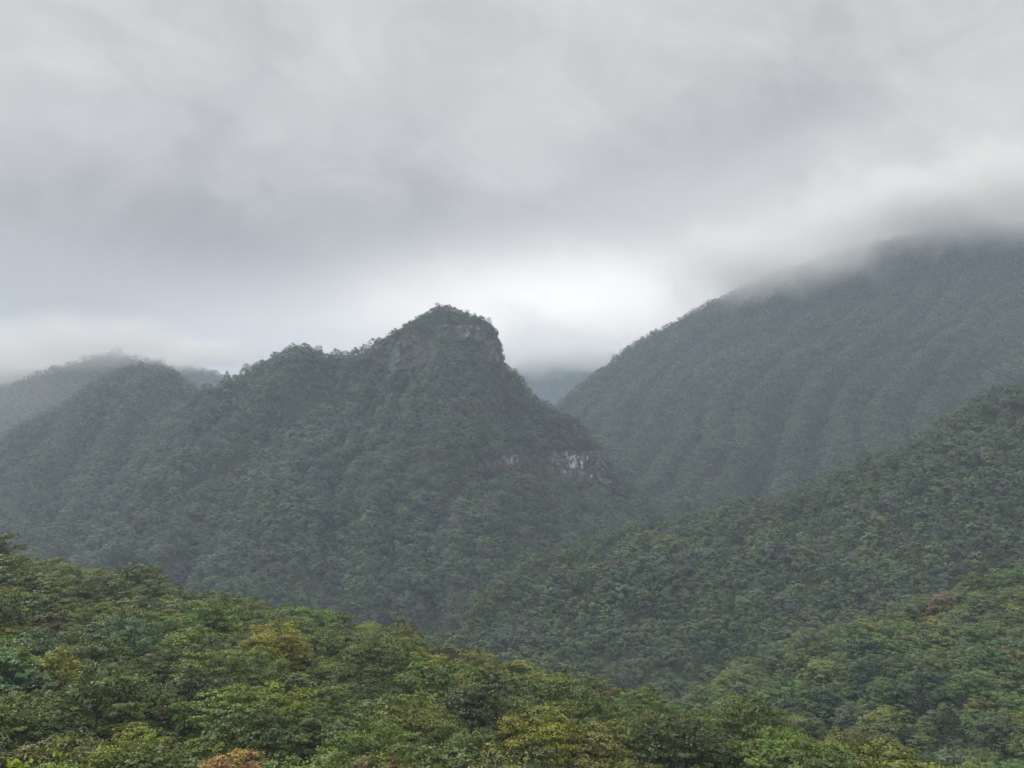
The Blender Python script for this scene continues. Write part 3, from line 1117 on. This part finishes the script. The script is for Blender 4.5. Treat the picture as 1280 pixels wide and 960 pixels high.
def wand(name, px, py, r, stems, seed, leaf, nleaf, col, label, bark, height=2.2):
    """upright sapling: a few whippy stems with side twigs and sparse leaves; its tip reaches the given photo pixel"""
    g = np.random.default_rng(seed)
    x, y, z, top = bank(px, py, r)
    H = top - z
    root = bpy.data.objects.new(name, None)
    COL.objects.link(root)
    root.location = (x, y, z)
    tag(root, label, 'sapling')
    parts, P = [tube([(0, 0, -0.3), (0.1, 0, H * 0.4), (0, 0.05, H - height)], [0.09, 0.07, 0.05], 7)], []
    for dx, dh, lean in stems:
        b0 = np.array([0, 0.05, H - height])
        tip = np.array([dx, g.normal() * 0.15, H + dh])
        mid = (b0 + tip) / 2 + np.array([lean, 0, 0.15])
        path = [b0, mid, tip]
        parts.append(tube(path, [0.04, 0.03, 0.012], 6))
        for k in range(7):
            t = g.uniform(0.25, 0.95)
            p = (1 - t) ** 2 * b0 + 2 * t * (1 - t) * mid + t * t * tip
            d = unit(np.array([g.normal(), g.normal() * 0.5, 0.7])) * g.uniform(0.3, 0.8) * (1.2 - t)
            parts.append(tube([p, p + d * 0.5 + np.array([0, 0, 0.04]), p + d], [0.016, 0.012, 0.006], 5))
            P += [p + d * g.uniform(0.4, 1.1) + g.normal(size=3) * 0.07 for _ in range(nleaf)]
        P += [tip + g.normal(size=3) * np.array([0.07, 0.07, 0.16]) - np.array([0, 0, 0.12]) for _ in range(nleaf)]
    tv, tq = merge(parts)
    link('trunk', np_mesh('trunk', tv, tq, bark, smooth_shade=True), root)
    P = np.array(P)
    v, q = leaf_quads(P, unit(g.normal(size=P.shape) + np.array([0, -0.5, 0.8])), np.full(len(P), leaf), g, 0.7)
    sh = np.clip(g.normal(0.6, 0.25, len(P)), 0, 1.2)
    c = link('crown', np_mesh('crown', v, q, MAT_LEAF, {'leaf_shade': sh, 'leaf_hue': sh * 0 + 0.5}), root)
    c.color = (*col, 1)


wand('sapling', 50, 935, 42, [(0.75, 0.0, 0.1), (0.35, -0.75, 0.2), (-0.45, -0.55, -0.1), (-0.95, -0.45, -0.2), (-0.1, -0.85, 0.0)], 71, 0.20, 5, (0.27, 0.33, 0.045),
     'bright yellow green leafy sapling tip at the lower left corner', MAT_BARK)
wand('sapling', 613, 925, 40, [(0.0, 0.0, -0.15), (0.22, -0.35, 0.05), (1.35, -0.45, 0.5), (-0.7, -0.85, -0.3), (0.75, -0.95, 0.2)], 72, 0.11, 3, (0.30, 0.26, 0.07),
     'nearly bare pale twigged sapling at the bottom centre', MAT_PALE_BARK)
x, y, z, top = bank(292, 934, 104)
make_tree('broadleaf_tree', NEAR[1], (x, y, top - 10.4 * 0.72), 0.7, 0.72, (0.34, 0.21, 0.085), 'small orange tan tree at the bottom edge left of centre', 'tree')
x, y, z, top = bank(470, 948, 103)
make_tree('broadleaf_tree', NEAR[3], (x, y, top - 10.4 * 0.62), 2.7, 0.62, (0.20, 0.12, 0.06), 'small rusty brown tree cut off by the bottom edge', 'tree')
a, te = pix(775, 655)
h2 = HILLS[PEAK]
a0, r0, z0 = hill_point(PEAK, 775, 652)
make_tree('pale_tree', PINES[0], (r0 * math.sin(a0), r0 * math.cos(a0), z0 - 1), 0.4, 0.9, (0.42, 0.44, 0.36), 'single pale whitish tree below the scarred cliff at the valley mouth', 'tree')

# pines clinging to the summit rock, seen against the sky
SUMMIT = [
    (547, 383, 0.62, 0, 'flat topped pine on the very summit of the central peak'),
    (562, 388, 0.45, 1, 'low pine just right of the summit tree'),
    (584, 394, 0.55, 2, 'open crowned pine midway along the summit ridge'),
    (611, 406, 0.60, 0, 'lone pine at the brink of the summit cliff'),
    (643, 466, 0.75, 1, 'ragged pine leaning out below the right hand cliff'),
    (649, 470, 0.65, 2, 'smaller pine beside the leaning pine under the cliff'),
    (676, 503, 0.75, 0, 'rounded pine on the lower step of the right ridge'),
]
BONSAI = [conifer(500 + i, H=9.0, R=5.2, whorls=5, leaf=0.8, flat=True, dens=30) for i in range(3)]
h = HILLS[PEAK]
for px, py, s, v, lab in SUMMIT:
    a, te = pix(px, py)
    D = float(np.interp(a, h.c[:, 0], h.c[:, 1]))
    zc = float(ground(np.array([a]), np.array([D - 1.0]))[0])
    make_tree('pine_tree', BONSAI[v], (D * math.sin(a), D * math.cos(a), zc - 0.3), 1.3 * v + px, s, (0.034, 0.050, 0.028), lab, 'pine', 'pines on the summit of the central peak')

# ------------------------------------------------------------------ haze
lo, hi_ = float(GZ.min()) - 1.0, float(GZ.max()) + 12.0
B = 5300.0
hv = np.array([(sx * B, sy * B, z) for z in (lo, hi_) for sy in (-1, 1) for sx in (-1, 1)])
hq = np.array([(0, 2, 3, 1), (4, 5, 7, 6), (0, 1, 5, 4), (1, 3, 7, 5), (3, 2, 6, 7), (2, 0, 4, 6)])
hm = new_mat('haze')
pv = N(hm.node_tree, 'ShaderNodeVolumePrincipled')
pv.inputs['Color'].default_value = (0.67, 0.81, 1.0, 1)
pv.inputs['Density'].default_value = 1 / 5400.0
pv.inputs['Anisotropy'].default_value = 0.15
ho = N(hm.node_tree, 'ShaderNodeOutputMaterial')
hm.node_tree.links.new(pv.outputs[0], ho.inputs['Volume'])
hz = link('haze', np_mesh('haze', hv, hq, hm))
tag(hz, 'pale blue mountain air that fades the far slopes', 'haze', kind='stuff')


# ------------------------------------------------------------------ low cloud resting on the summits
def cloud_mat(name, density, scale):
    m = new_mat(name)
    nt = m.node_tree
    L = nt.links.new
    tc = N(nt, 'ShaderNodeTexCoord')
    ln = N(nt, 'ShaderNodeVectorMath', operation='LENGTH')
    L(tc.outputs['Object'], ln.inputs[0])
    geo = N(nt, 'ShaderNodeNewGeometry')
    cn = N(nt, 'ShaderNodeTexNoise')
    cn.inputs['Scale'].default_value = scale
    cn.inputs['Detail'].default_value = 5
    L(geo.outputs['Position'], cn.inputs['Vector'])
    edge = M(nt, 'ADD', M(nt, 'SUBTRACT', 0.95, ln.outputs['Value']), M(nt, 'MULTIPLY', M(nt, 'SUBTRACT', cn.outputs['Fac'], 0.5), 1.3))
    mr = N(nt, 'ShaderNodeMapRange', interpolation_type='SMOOTHSTEP')
    L(edge, mr.inputs['Value'])
    mr.inputs['From Min'].default_value = 0.0
    mr.inputs['From Max'].default_value = 1.0
    mr.inputs['To Max'].default_value = density
    pv = N(nt, 'ShaderNodeVolumePrincipled')
    pv.inputs['Color'].default_value = (0.92, 0.918, 0.915, 1)
    pv.inputs['Anisotropy'].default_value = 0.0
    L(mr.outputs[0], pv.inputs['Density'])
    co = N(nt, 'ShaderNodeOutputMaterial')
    L(pv.outputs[0], co.inputs['Volume'])
    return m


CLOUD_MAT = cloud_mat('cloud', 0.017, 0.012)
MIST_MAT = cloud_mat('mist', 0.0013, 0.006)


def ball(mat, nu=32, nv=16):
    v = [(0, 0, -1.0)]
    for j in range(1, nv):
        p = math.pi * j / nv
        for i in range(nu):
            t = 2 * math.pi * i / nu
            v.append((math.sin(p) * math.cos(t), math.sin(p) * math.sin(t), -math.cos(p)))
    v.append((0, 0, 1.0))
    f = []
    for j in range(nv - 2):
        for i in range(nu):
            a_, b_ = 1 + j * nu + i, 1 + j * nu + (i + 1) % nu
            f.append((a_, b_, b_ + nu, a_ + nu))
    for i in range(nu):
        f.append((0, 1 + (i + 1) % nu, 1 + i))
        k = 1 + (nv - 2) * nu
        f.append((k + i, k + (i + 1) % nu, len(v) - 1))
    me = bpy.data.meshes.new('cloud')
    me.from_pydata(v, [], f)
    me.materials.append(mat)
    return me


CLOUDS = [
    # px, py, range, half sizes m (across, along, up), label
    (955, 334, 1745, 220, 170, 100, 'cloud lapping over the left shoulder of the large mountain'),
    (1110, 272, 1800, 230, 180, 115, 'cloud covering the middle of the large mountain top'),
    (1270, 252, 1830, 270, 200, 125, 'cloud capping the highest part of the large mountain'),
    (105, 428, 1750, 200, 130, 58, 'cloud resting on the rounded far left hill'),
    (700, 444, 3040, 380, 220, 80, 'cloud closing the valley gap right of the peak'),
    (245, 443, 2400, 220, 160, 46, 'cloud on the far hill behind the left saddle'),
    (-40, 448, 1950, 280, 160, 72, 'cloud at the left edge of the far hills'),
]
MISTS = [
    (40, 500, 1590, 330, 120, 110, 'thin mist drifting between the two left hills'),
]
cloud_ball, mist_ball = ball(CLOUD_MAT), ball(MIST_MAT)
for k, (px, py, r, sx, sy, sz, lab) in enumerate(CLOUDS + MISTS):
    a, te = pix(px, py)
    cl = k < len(CLOUDS)
    o = link('cloud' if cl else 'mist', cloud_ball if cl else mist_ball, loc=(r * math.sin(a), r * math.cos(a), r * te))
    o.scale = (sx, sy, sz)
    o.rotation_euler = (0, 0, -a)
    tag(o, lab, 'cloud' if cl else 'mist', 'low clouds on the summits' if cl else None, kind='stuff')
